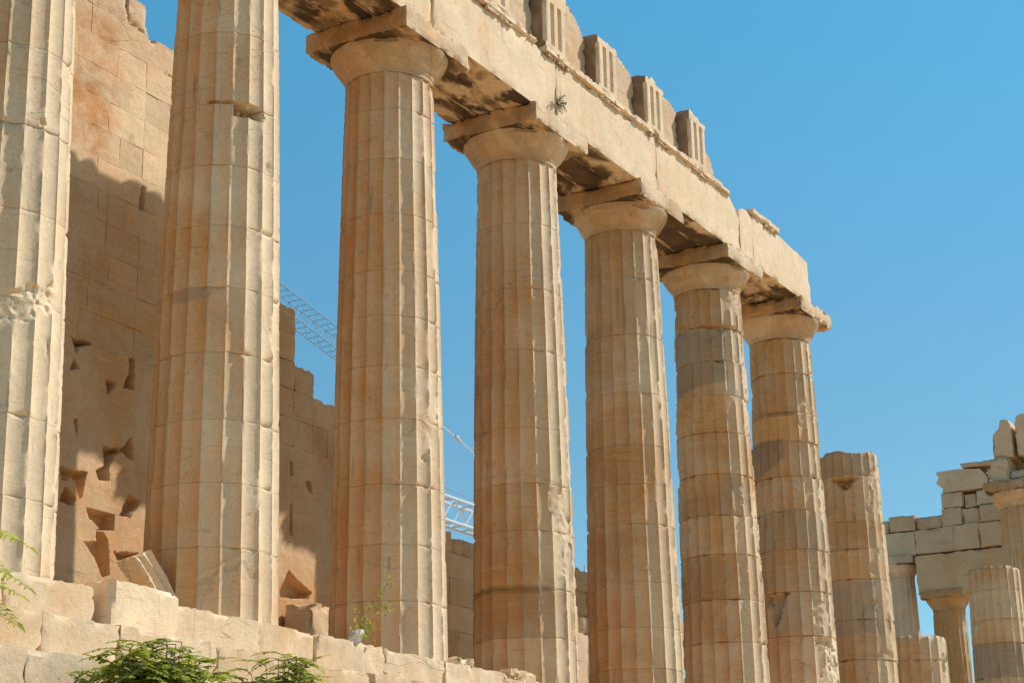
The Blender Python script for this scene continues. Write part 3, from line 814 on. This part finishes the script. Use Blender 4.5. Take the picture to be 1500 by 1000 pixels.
def build_wall():
    WY = 3.55
    t = thing("inner_wall", "tall ruined block wall with an orange stain and dark holes, behind the left columns", "wall", (6, WY, 0))
    rnd = random.Random(9)
    def top_at(x):
        return np.interp(x, [-8, 3.6, 3.7, 6.58, 6.6, 7.34, 7.35, 8.2, 8.21, 9.0, 9.01, 9.8, 9.81, 10.70, 10.71, 10.88, 10.89, 11.47, 11.48, 12.6, 12.61, 14.0, 14.01, 16.55, 16.56, 20.2, 20.21, 24, 24.01, 30],
                         [12.2, 12.2, 11.18, 11.18, 10.66, 10.66, 9.62, 9.62, 8.58, 8.58, 7.54, 7.54, 6.98, 6.98, 6.5, 6.5, 5.94, 5.94, 5.46, 5.46, 4.42, 4.42, 3.80, 3.80, 3.70, 3.70, 3.9, 3.9, 3.4, 3.4])
    zc = [0.0, 1.30]+[1.30+.52*i for i in range(1, 22)]
    mb = MB()
    n = 0
    slabs = [(4.45, 7.42, 0.0, 4.94), (10.30, 12.45, 0.0, 4.42)]     # stretches whose joints are worn away
    for c in range(len(zc)-1):
        z0, z1 = zc[c], zc[c+1]
        x = -6.0+(.61 if c % 2 else 0)
        xs_edges = [x]
        while x < 27:
            x += 1.22+rnd.uniform(-.10, .10)
            xs_edges.append(x)
        if c:  # cut lines of ruin steps
            for br in (6.59, 7.345, 10.705, 10.885, 11.475): xs_edges = sorted([e for e in xs_edges if abs(e-br) > .28]+[br])
        for (sa_, sb_, s0_, s1_) in slabs:
            if z1 <= s1_+.01:
                xs_edges = sorted([e for e in xs_edges if not (sa_-.25 < e < sb_+.25)]+[sa_, sb_])
        segs = [(xs_edges[i], xs_edges[i+1], z1) for i in range(len(xs_edges)-1)]
        keep = []
        for sg in segs:
            hit = [q for q in slabs if abs(sg[0]-q[0]) < .01 and z1 <= q[3]+.01]
            if not hit: keep.append(sg)
            elif c == 0: keep.append((sg[0], sg[1], hit[0][3]))
        for (a, b_, z1) in keep:
            tp = float(top_at((a+b_)/2))
            if z0 >= tp-.12: continue
            zz1 = min(z1, tp)
            near = (4.0 < b_ and a < 7.6) or (10.0 < a < 12.3) or (15.8 < a < 17.5)
            st = .018 if (near and z0 < 5.2) else (.05 if near else .20)
            n += 1
            nt = rnd.uniform(-.12, .10)
            stain = 0
            def fn(W, V, N):
                W = W.copy()
                fr = V[:, 1] < WY+.01
                if near and z0 < 8:
                    nn = (fbm(np.stack([V[:, 0]*7, V[:, 2]*7, V[:, 0]*0], -1), 8, 3)-.5)*.05
                    d = np.full(len(V), -9.0)
                    for h in HOLES: d = np.maximum(d, poly_sd(V[:, 0], V[:, 2], h))
                    dep = sstep(-.020, .030, d+nn)*.24
                    W[:, 1] += np.where(fr, dep, 0)
                return W
            oz = rnd.uniform(-.004, .006)
            lo, hi = (a+.0012, WY+oz, z0+.0012), (b_-.0012, WY+.85, zz1-.0012)
            V0 = None
            tmp = MB()
            edgechip = .004 if near else .015
            if zz1 < z1-.01 or z1 > tp-.05: edgechip = .05
            rough_block(tmp, lo, hi, step=st, chip=edgechip, amp=.004, seed=n % 97, wob=.007, edge=.035 if edgechip < .05 else .14, freq=3.5, fn=fn,
                        ys=np.array([lo[1], lo[1]+.06, lo[1]+.3, hi[1]]))
            V = np.concatenate(tmp.v)
            cen = np.stack([V[:, 0], V[:, 2]], -1)
            wx = V[:, 0]+(fbm(V*1.3, 15, 3)-.5)*.9
            s = sstep(4.2, 4.5, wx)*(1-sstep(5.75, 6.0, wx))*sstep(7.7, 8.3, V[:, 2])*(1-sstep(10.2, 10.8, V[:, 2]))
            s2 = .5*sstep(.45, .7, fbm(V*.8, 41, 3))*(V[:, 2] < 7.5)
            mb.add(V, tmp.f, 0, tint=nt, stain=s, patina=-.50*sstep(7.0, 8.2, V[:, 2]+.6*(fbm(V*.9, 43, 3)-.5)))  # upper wall painted paler where sun reaches it, browner in the shade below
    o = mb.build("block_courses", M_WALL, t)
    o.location = (-6, -WY, 0)
    o.color = (.54, .66, -.10, 1)
build_wall()

# small block perched on the stepped end of the wall
def loose(name, label, cat, lo, hi, seed, mat, tone, chip=.06, wob=.02, rot=None, step=.05, group=None, freq=3.0):
    c = (np.array(lo)+np.array(hi))/2
    mb = MB()
    rough_block(mb, np.array(lo)-c, np.array(hi)-c, step=step, chip=chip, amp=.008, seed=seed, edge=.14, wob=wob, rot=rot, freq=freq)
    o = mb.build(name, mat)
    o.location = c; o.color = tone
    tag(o, label, cat, group)
    return o
def rx(ax, deg): return np.array(Matrix.Rotation(R(deg), 3, ax))

# leaning fluted fragment on the platform edge
def fragment():
    mb = MB()
    def fn(W, V, N):
        W = W.copy()
        f = V[:, 1] < -.10
        W[:, 1] += np.where(f, .05*np.abs(np.sin((V[:, 2]+.03)*np.pi/.15)), 0)
        W[:, 0] += .22*(V[:, 2]/.22)*np.where(V[:, 0] > 0, -.5, .35)
        return W
    rough_block(mb, (-.46, -.15, -.21), (.46, .15, .21), step=.03, chip=.06, amp=.012, seed=5, edge=.09, wob=.012, fn=fn)
    o = mb.build("stone_fragment", M_STEP)
    o.location = (3.10, -.02, .44); o.rotation_euler = (R(-14), R(48), R(-8)); o.color = (.56, -.05, -.05, 1)
    tag(o, "pale ribbed stone fragment leaning behind the platform edge, left of the second column", "stone")
fragment()
loose("loose_stone", "small pale rock on the broken platform edge, just right of the weed column's foot", "stone", (9.1, -.95, -.06), (9.75, -.45, .14), 3, M_STEP, (.55, .0, 0, 1), chip=.14, wob=.04)
loose("loose_stone", "low broken rock at the foot of the bald-patched column, by the photo's bottom edge", "stone", (10.6, -1.0, -.06), (11.4, -.5, .10), 9, M_STEP, (.55, .1, 0, 1), chip=.12, wob=.04)
loose("loose_stone", "whitish rock lying in front of the steps beside the right green bush", "stone", (2.12, -2.85, -1.28), (2.36, -2.6, -1.09), 14, M_WHITE_STONE, (.6, 0, 0, 1), chip=.12, wob=.03, step=.03)
loose("loose_stone", "bright white lump at the foot of the spindly weed", "stone", (6.18, -1.10, -.03), (6.32, -.95, .16), 21, M_WHITE_STONE, (.6, 0, 0, 1), chip=.09, wob=.04, step=.025, freq=6)
loose("loose_stone", "pale grey stone set high in the narrow gap right of the bald-patched column", "stone", (20.7, 3.0, 2.26), (21.5, 3.5, 2.62), 30, M_STEP, (.62, -.3, .4, 1), chip=.10)
tag(rough_block(MB(), (20.2, 2.95, 0.0), (22.4, 3.53, 2.25), step=.15, chip=.08, seed=44).build("wall_stub", M_WALL),
    "low shaded wall stub under the pale grey stone in the narrow gap", "wall")
loose("loose_stone", "squat orange-brown block in the sunlit patch at the wall foot, right of the second column", "stone", (10.6, 2.9, 0.0), (11.5, 3.5, 1.55), 51, M_WALL, (.56, .15, -.1, 1), chip=.10, wob=.02)

# ------------------------------------------------------------------ east end far away
def far_beam(name, label, parts_, cat="beam", group=None, tone=(.47, .2, .25, 1), chip=.035, seed=0, x0=64, dep=1.6):
    ys = [p[0] for p in parts_]+[p[1] for p in parts_]
    t = thing(name, label, cat, (x0+dep/2, sum(ys)/len(ys), min(p[2] for p in parts_)), group)
    for i, p in enumerate(parts_):
        mb = MB()
        dx = p[4] if len(p) > 4 else 0
        rough_block(mb, (x0+dx, min(p[0], p[1])+.004, p[2]+.001), (x0+dep, max(p[0], p[1])-.004, p[3]-.001), step=.12, chip=.05, amp=.012, seed=seed+i, edge=.05, wob=.008, freq=2.2)
        o = mb.build("stone_block", M_STEP, t)
        o.location = -Vector(t.location)
        rn = random.Random(seed*13+i)
        o.color = (tone[0]+rn.uniform(-.04, .04), tone[1]+rn.uniform(-.1, .1), tone[2], 1)
    return t
FG = "stacked stone courses of the far end"
far_beam("stone_lintel", "far brown stone lintel resting on the dark slender column", [(9.12, 4.2, 9.80, 11.50)], group=FG, tone=(.42, .5, -.05, 1), seed=1)
far_beam("stone_course", "far grey stone course with thin vertical clamps, above the brown lintel",
         [(12.5, 9.05, 11.56, 12.62), (9.05, 7.35, 11.56, 12.64), (7.35, 6.2, 11.56, 12.66), (6.2, 3.2, 11.56, 12.62)], group=FG, seed=5, tone=(.36, .28, .22, 1))
far_beam("stone_course", "thin upper far stone course forming the grey skyline beside the broken column",
         [(12.5, 10.2, 12.66, 13.24, .06), (10.2, 9.0, 12.66, 13.36), (9.0, 7.75, 12.66, 13.22, .10), (7.75, 6.9, 12.66, 13.44), (6.9, 6.1, 12.66, 13.36, .15), (6.1, 3.2, 12.66, 13.42)], group=FG, seed=11, tone=(.30, .35, .15, 1))
far_beam("stone_course", "short far stone course stacked under the moulded cornice block",
         [(7.72, 6.8, 13.46, 14.12), (6.75, 6.25, 13.40, 13.98, .25), (6.2, 5.2, 13.44, 14.1, .05)], group=FG, seed=15, tone=(.30, .3, .2, 1))
def geison():
    t = thing("cornice_block", "far moulded cornice block jutting left against the sky", "stone block", (64.8, 7.0, 14.16), FG)
    pts = [(7.66, 14.14), (7.6, 14.3), (7.62, 14.45), (7.80, 14.5), (7.88, 14.62), (7.80, 14.74), (7.74, 14.85), (7.84, 14.98), (7.84, 15.1), (6.9, 15.12), (5.9, 15.0), (5.6, 14.6), (5.6, 14.17)]
    n = len(pts)
    V = np.array([(64.0, y, z) for y, z in pts]+[(65.6, y, z) for y, z in pts])
    F = np.array([(i, n+i, n+(i+1) % n, (i+1) % n) for i in range(n)])
    mb = MB().add(V, [F, np.array([list(range(n-1, -1, -1))])[:, ::-1], np.array([list(range(n, 2*n))])[:, ::-1]])
    o = mb.build("moulded_face", M_STEP, t, sharp=30)
    o.location = -Vector(t.location); o.color = (.44, .2, .2, 1)
geison()
far_beam("stone_slab", "thin far slab lying on the cornice block", [(6.75, 5.3, 15.13, 15.34)], cat="stone slab", group=FG, seed=22, tone=(.40, .3, .4, 1), chip=.05)
far_beam("stone_course", "broken far stones right of the cornice, with a dark cavity", [(5.55, 4.9, 14.12, 14.5), (5.0, 3.8, 14.02, 14.9, .2), (5.9, 5.62, 14.2, 14.85, .45), (5.6, 5.1, 14.52, 14.95, .1)], group=FG, seed=25, tone=(.48, .2, .25, 1))

def far_column(y, top, sc, label, tone, rr, seed):
    t = thing("far_column", label, "column", (64.85, y, 0), "columns of the far end")
    s = rr/.7405
    mb = drum_mesh(0, 9.57, seed, nseg=6, dz=.18, erosion=.03)
    o = mb.build("shaft", M_MARBLE, t)
    o.scale = (s, s, top/9.57)
    o.color = tone
    c = capital_parts(t, seed, tone, ztop=0, chip=.06, rb=1.0)
    c.location = (0, 0, top); c.scale = (s, s, s)
far_column(10.25, 10.70, 1, "far pale grey restored column half hidden behind the broken column", (.56, -.1, .6, 1), .76, 71)
far_column(8.05, 9.10, 1, "far slender dark brown column with sky on both sides", (.36, .75, -.2, 1), .70, 72)

# stones over the distant right column
OFF = 47.223
G11 = "stones on top of the distant right column"
def stone11(name, label, lo, hi, seed, tone, chip=.09, prof=None):
    def fn(W, V, N):
        if prof is None: return W
        W = W.copy(); py, pz = zip(*prof)
        W[:, 2] = np.minimum(W[:, 2], np.interp(W[:, 1], py, pz))
        return W
    mb = MB()
    c = (np.array(lo)+np.array(hi))/2
    rough_block(mb, lo, hi, step=.08, chip=chip, amp=.01, seed=seed, edge=.08, fn=fn, wob=.008)
    mb.v = [v-c for v in mb.v]
    o = mb.build(name, M_STEP); o.location = c; o.color = tone
    tag(o, label, "stone block", G11)
stone11("stone_block", "squat stone block under the left upright stone on the distant right column", (46.5, .12, 10.285), (50, .72, 11.12), 81, (.5, .3, .1, 1))
stone11("stone_slab", "low stone ledge under the dark recess on the distant right column", (46.5, -1.0, 10.285), (50, .10, 10.62), 82, (.42, .25, .4, 1))
stone11("stone_block", "dark set-back stone in the recess on the distant right column", (47.6, -1.0, 10.625), (50, .10, 11.12), 86, (.3, .3, .5, 1))
stone11("upright_stone", "left round-shouldered upright stone on the distant right column", (46.6, -.06, 11.125), (48.5, .62, 12.5), 83, (.52, .25, .1, 1),
        prof=[(-.06, 12.2), (.02, 12.42), (.2, 12.45), (.33, 12.38), (.36, 12.12), (.5, 12.05), (.58, 11.9), (.62, 11.3)])
stone11("upright_stone", "right upright stone on the distant right column, cut by the photo edge", (46.6, -1.6, 11.125), (48.5, -.20, 12.6), 84, (.52, .28, .1, 1),
        prof=[(-1.6, 12.6), (-.4, 12.55), (-.28, 12.5), (-.2, 12.2)])

# ------------------------------------------------------------------ crane, gantry, scaffold behind
def lattice_girder(mb, p0, p1, h, w, bays, r=.05, rd=.03):
    p0, p1 = Vector(p0), Vector(p1)
    d = (p1-p0)
    side = Vector((0, 1, 0))*w/2
    upv = Vector((0, 0, h))
    for s in (-1, 1):
        tube(mb, [p0+side*s, p1+side*s], r, 6)
        tube(mb, [p0+side*s+upv, p1+side*s+upv], r, 6)
        for i in range(bays):
            a = p0+d*(i/bays); b_ = p0+d*((i+1)/bays); m_ = (a+b_)/2
            if i % 2 == 0: tube(mb, [a+side*s, b_+side*s+upv], rd, 5)
            else: tube(mb, [a+side*s+upv, b_+side*s], rd, 5)
    for i in range(bays+1):
        a = p0+d*(i/bays)
        tube(mb, [a-side, a+side], rd, 5); tube(mb, [a-side+upv, a+side+upv], rd, 5)
    return mb

def crane():
    t = thing("lattice_crane", "blue-grey lattice crane jib against the sky behind the ruined wall", "crane", (26.6, 18, 0))
    mb = MB(); lattice_girder(mb, (26.6, 18, 15.35), (35.5, 18, 13.62), .75, .5, 26, .028, .015)
    o = mb.build("jib", M_STEEL_BLUE, t); o.location = (-26.6, -18, 0)
    mb = MB()
    for sx in (-.5, .5):
        for sy in (-.5, .5): tube(mb, [(sx, sy, 0), (sx, sy, 16.2)], .07, 6)
    for i in range(16):
        for sy in (-.5, .5):
            tube(mb, [(-.5, sy, i), (.5, sy, i+1)], .04, 5)
            tube(mb, [(-sy, -.5, i), (sy, .5, i+1)], .04, 5)
    mb.build("mast", M_STEEL_BLUE, t)
    mb = MB(); tube(mb, [(35.5, 18, 14.0), (39.5, 18, 13.12), (41.1, 18, 12.72), (44.4, 18, 11.9)], .022, 5)
    o = mb.build("stay_cable", M_STEEL_WHITE, t); o.location = (-26.6, -18, 0)
    mb = MB(); tube(mb, [(40.05, 18, 13.02), (40.2, 18, 12.97), (40.45, 18, 12.90)], [.05, .10, .05], 6)
    o = mb.build("shackle", M_STEEL_WHITE, t); o.location = (-26.6, -18, 0)
crane()
def gantry():
    t = thing("gantry", "white lattice girder spanning the gap between two columns above the low wall", "gantry", (37.2, 18, 0))
    mb = MB(); lattice_girder(mb, (37.2, 18, 9.75), (44.6, 18, 9.75), .85, .6, 10, .055, .03)
    o = mb.build("girder", M_STEEL_WHITE, t); o.location = (-37.2, -18, 0)
    for x in (37.35, 44.45):
        mb = MB(); tube(mb, [(x, 17.7, 0), (x, 17.7, 9.75)], .12, 6); tube(mb, [(x, 18.3, 0), (x, 18.3, 9.75)], .12, 6)
        o = mb.build("leg", M_STEEL_WHITE, t); o.location = (-37.2, -18, 0)
    mb = MB(); tube(mb, [(37.3, 18, 11.5), (39.4, 18, 11.0), (41.1, 18, 10.92), (44.5, 18, 10.9)], .014, 5)
    o = mb.build("guide_cable", M_CABLE, t); o.location = (-37.2, -18, 0)
gantry()
def scaffold():
    t = thing("scaffold", "white scaffold frame glimpsed in the slit right of the bald-patched column", "scaffold", (48.6, 18, 0))
    mb = MB()
    for i in range(9):
        for sy in (17.4, 18.6): tube(mb, [(48.6+i*1.0, sy, 0), (48.6+i*1.0, sy, 9.6+.3*(i % 2))], .045, 6)
    for z in (1.6, 3.6, 5.6, 7.4, 8.6, 9.4):
        for sy in (17.4, 18.6): tube(mb, [(48.6, sy, z), (56.6, sy, z)], .045, 6)
    for i in range(8):
        tube(mb, [(48.6+i, 17.4, 7.4), (49.6+i, 17.4, 8.6)], .035, 5); tube(mb, [(48.6+i, 17.4, 9.4), (49.6+i, 17.4, 8.6)], .035, 5)
    o = mb.build("frame", M_STEEL_WHITE, t); o.location = (-48.6, -18, 0)
    mb = MB()
    for z in (7.45, 8.65):
        rough_block(mb, (48.4, 17.3, z), (56.8, 18.7, z+.06), step=.7, chip=0, amp=0)
        rough_block(mb, (48.4, 17.32, z+.1), (56.8, 17.36, z+.28), step=.7, chip=0, amp=0)
    o = mb.build("decking", M_STEEL_WHITE, t); o.location = (-48.6, -18, 0)
scaffold()

# ------------------------------------------------------------------ plants
def leaflet(mb, p, d, nrm, L, W):
    d = Vector(d).normalized(); s = d.cross(Vector(nrm)).normalized(); nn = s.cross(d)
    p = Vector(p)
    V = [p, p+d*L*.35+s*W*.5+nn*L*.06, p+d*L*.8+s*W*.28, p+d*L-nn*L*.08, p+d*L*.8-s*W*.28, p+d*L*.35-s*W*.5+nn*L*.06, p+d*L*.5-nn*L*.03]
    mb.add([list(v) for v in V], [np.array([(0, 1, 6), (1, 2, 6), (2, 3, 6), (3, 4, 6), (4, 5, 6), (5, 0, 6)])])

def frond(leaf, stem, base, dir_, length, pairs, L, W, droop, rnd):
    p = Vector(base); d = Vector(dir_).normalized()
    pts = [p.copy()]
    n = pairs+2
    for i in range(n):
        d = (d+Vector((0, 0, -droop/n))+Vector((rnd.uniform(-.04, .04), rnd.uniform(-.04, .04), rnd.uniform(-.03, .03)))).normalized()
        p = p+d*(length/n)
        pts.append(p.copy())
        if i >= 2:
            s = d.cross(Vector((0, 0, 1)))
            if s.length < .05: s = Vector((1, 0, 0))
            s.normalize(); upn = s.cross(d)
            sc = math.sin(math.pi*(.25+.7*i/n))
            for sg in (-1, 1):
                if rnd.random() < .07: continue
                ld = s*sg*1.0+d*rnd.uniform(.25, .55)+Vector((0, 0, rnd.uniform(-.35, .05)))
                leaflet(leaf, p, ld, upn+Vector((rnd.uniform(-.4, .4), rnd.uniform(-.4, .4), 0)), L*sc*rnd.uniform(.8, 1.15), W*sc)
    leaflet(leaf, p, d, Vector((0, 0, 1)), L, W)
    tube(stem, pts, [.006*(1-.7*i/len(pts)) for i in range(len(pts))], 4)

def bush(name, label, base, stems, height, spread, seed, mat, cat, group=None, pairs=6, L=.105, W=.056, lean=(0, 0)):
    rnd = random.Random(seed)
    t = thing(name, label, cat, base, group)
    lf, st = MB(), MB()
    for i in range(stems):
        a = rnd.uniform(0, 2*math.pi); rr = spread*math.sqrt(rnd.random())
        h = height*rnd.uniform(.45, 1.0)*(1-.35*(rr/spread)**2)
        top = Vector((math.cos(a)*rr+lean[0], math.sin(a)*rr*.55+lean[1], h))
        root = Vector((math.cos(a)*rr*.3, math.sin(a)*rr*.2, 0))
        pts = [root.lerp(top, q)+Vector((0, 0, -.10*math.sin(q*math.pi)*rr)) for q in np.linspace(0, 1, 5)]
        tube(st, pts, [.010, .009, .008, .006, .004], 5)
        for j in range(6):
            q = rnd.uniform(.45, 1.0) if j else 1.0; b_ = root.lerp(top, q)
            aa = rnd.uniform(0, 2*math.pi)
            frond(lf, st, b_, (math.cos(aa), math.sin(aa), rnd.uniform(.0, .8)), rnd.uniform(.22, .42), pairs, L*rnd.uniform(.8, 1.2), W, rnd.uniform(.4, 1.1), rnd)
    lf.build("foliage", mat, t, smooth=False)
    st.build("stem", M_BARK, t)
    return t
PG = "feathery-leaved plants by the steps"
bush("green_bush", "left, wider green bush with feathery leaves at the bottom of the photo", (-.42, -3.2, -2.1), 135, 1.17, .88, 3, M_LEAF, "bush", PG)
bush("green_bush", "right, smaller green bush with feathery leaves under the second column", (1.62, -3.2, -2.1), 75, 1.22, .62, 5, M_LEAF, "bush", PG)
def sapling():
    rnd = random.Random(12)
    t = thing("leafy_sapling", "feathery fronds of a sapling poking in from the left photo edge", "plant", (-3.35, -3.2, -2.1))
    lf, st = MB(), MB()
    tube(st, [(0, 0, 0), (.02, 0, .9), (.0, .02, 1.8), (.03, 0, 2.2)], [.02, .016, .010, .005], 6)
    for (z, ang, ln, el) in ((.80, 20, .75, .35), (1.02, -10, .80, .4), (1.22, 12, 1.02, .30), (1.30, -30, .7, .3), (1.46, 0, .92, .35), (1.60, 15, .75, .35), (1.78, -5, .85, .30), (1.95, 150, .7, .4), (1.5, 200, .8, .4), (1.2, 170, .7, .3), (2.1, 30, .55, .5)):
        a = R(ang)
        frond(lf, st, (0, 0, z), (math.cos(a), math.sin(a)*.6, el), ln, 12, .15, .05, .75, rnd)
    lf.build("foliage", M_LEAF, t, smooth=False); st.build("stem", M_BARK, t)
sapling()
def weed():
    rnd = random.Random(8)
    t = thing("spindly_weed", "spindly yellow-green weed on the platform edge against the third column", "plant", (6.30, -1.0, .02))
    lf, st = MB(), MB()
    main = [(0, 0, 0), (.16, .02, .25), (.35, .03, .50), (.62, .0, .76), (.80, 0, .97)]
    tube(st, main, [.008, .007, .006, .004, .003], 5)
    tube(st, [(.35, .03, .5), (.6, .05, .62), (.82, .05, .60)], [.005, .004, .003], 5)
    tube(st, [(.1, .02, .15), (.05, -.02, .35), (-.02, 0, .45)], [.005, .004, .003], 5)
    for (c, n, s) in (((.8, 0, .95), 8, .06), ((.62, 0, .76), 6, .06), ((.82, .05, .58), 10, .07), ((.62, .05, .6), 6, .07), ((.35, .03, .5), 6, .07), ((.2, 0, .3), 10, .09), ((.12, 0, .12), 16, .11), ((.05, 0, .3), 8, .08), ((.0, 0, .44), 6, .06)):
        for i in range(n):
            p = Vector(c)+Vector([rnd.gauss(0, s*.7) for _ in range(3)])
            d = Vector([rnd.gauss(0, 1) for _ in range(3)])
            leaflet(lf, p, d, Vector((rnd.gauss(0, 1), rnd.gauss(0, 1), 1)), s*1.0, s*.6)
    lf.build("foliage", M_LEAF_Y, t, smooth=False); st.build("stem", M_BARK, t)
weed()
def tuft():
    rnd = random.Random(2)
    t = thing("beam_weed", "tiny dark weed tuft rooted in the beam joint above the bald-patched column", "plant", (12.9, -.90, 10.78))
    lf, st = MB(), MB()
    for i in range(60):
        a = rnd.uniform(0, 2*math.pi); e = Vector((math.cos(a)*.2*rnd.random(), -.02-.08*rnd.random(), math.sin(a)*.17*rnd.random()))
        tube(st, [(0, .03, 0), tuple(e)], .003, 4)
        leaflet(lf, e, (math.cos(a), -.3, math.sin(a)-.3), (0, -1, .2), .08, .03)
    lf.build("foliage", M_LEAF_D, t, smooth=False); st.build("stem", M_BARK, t)
tuft()
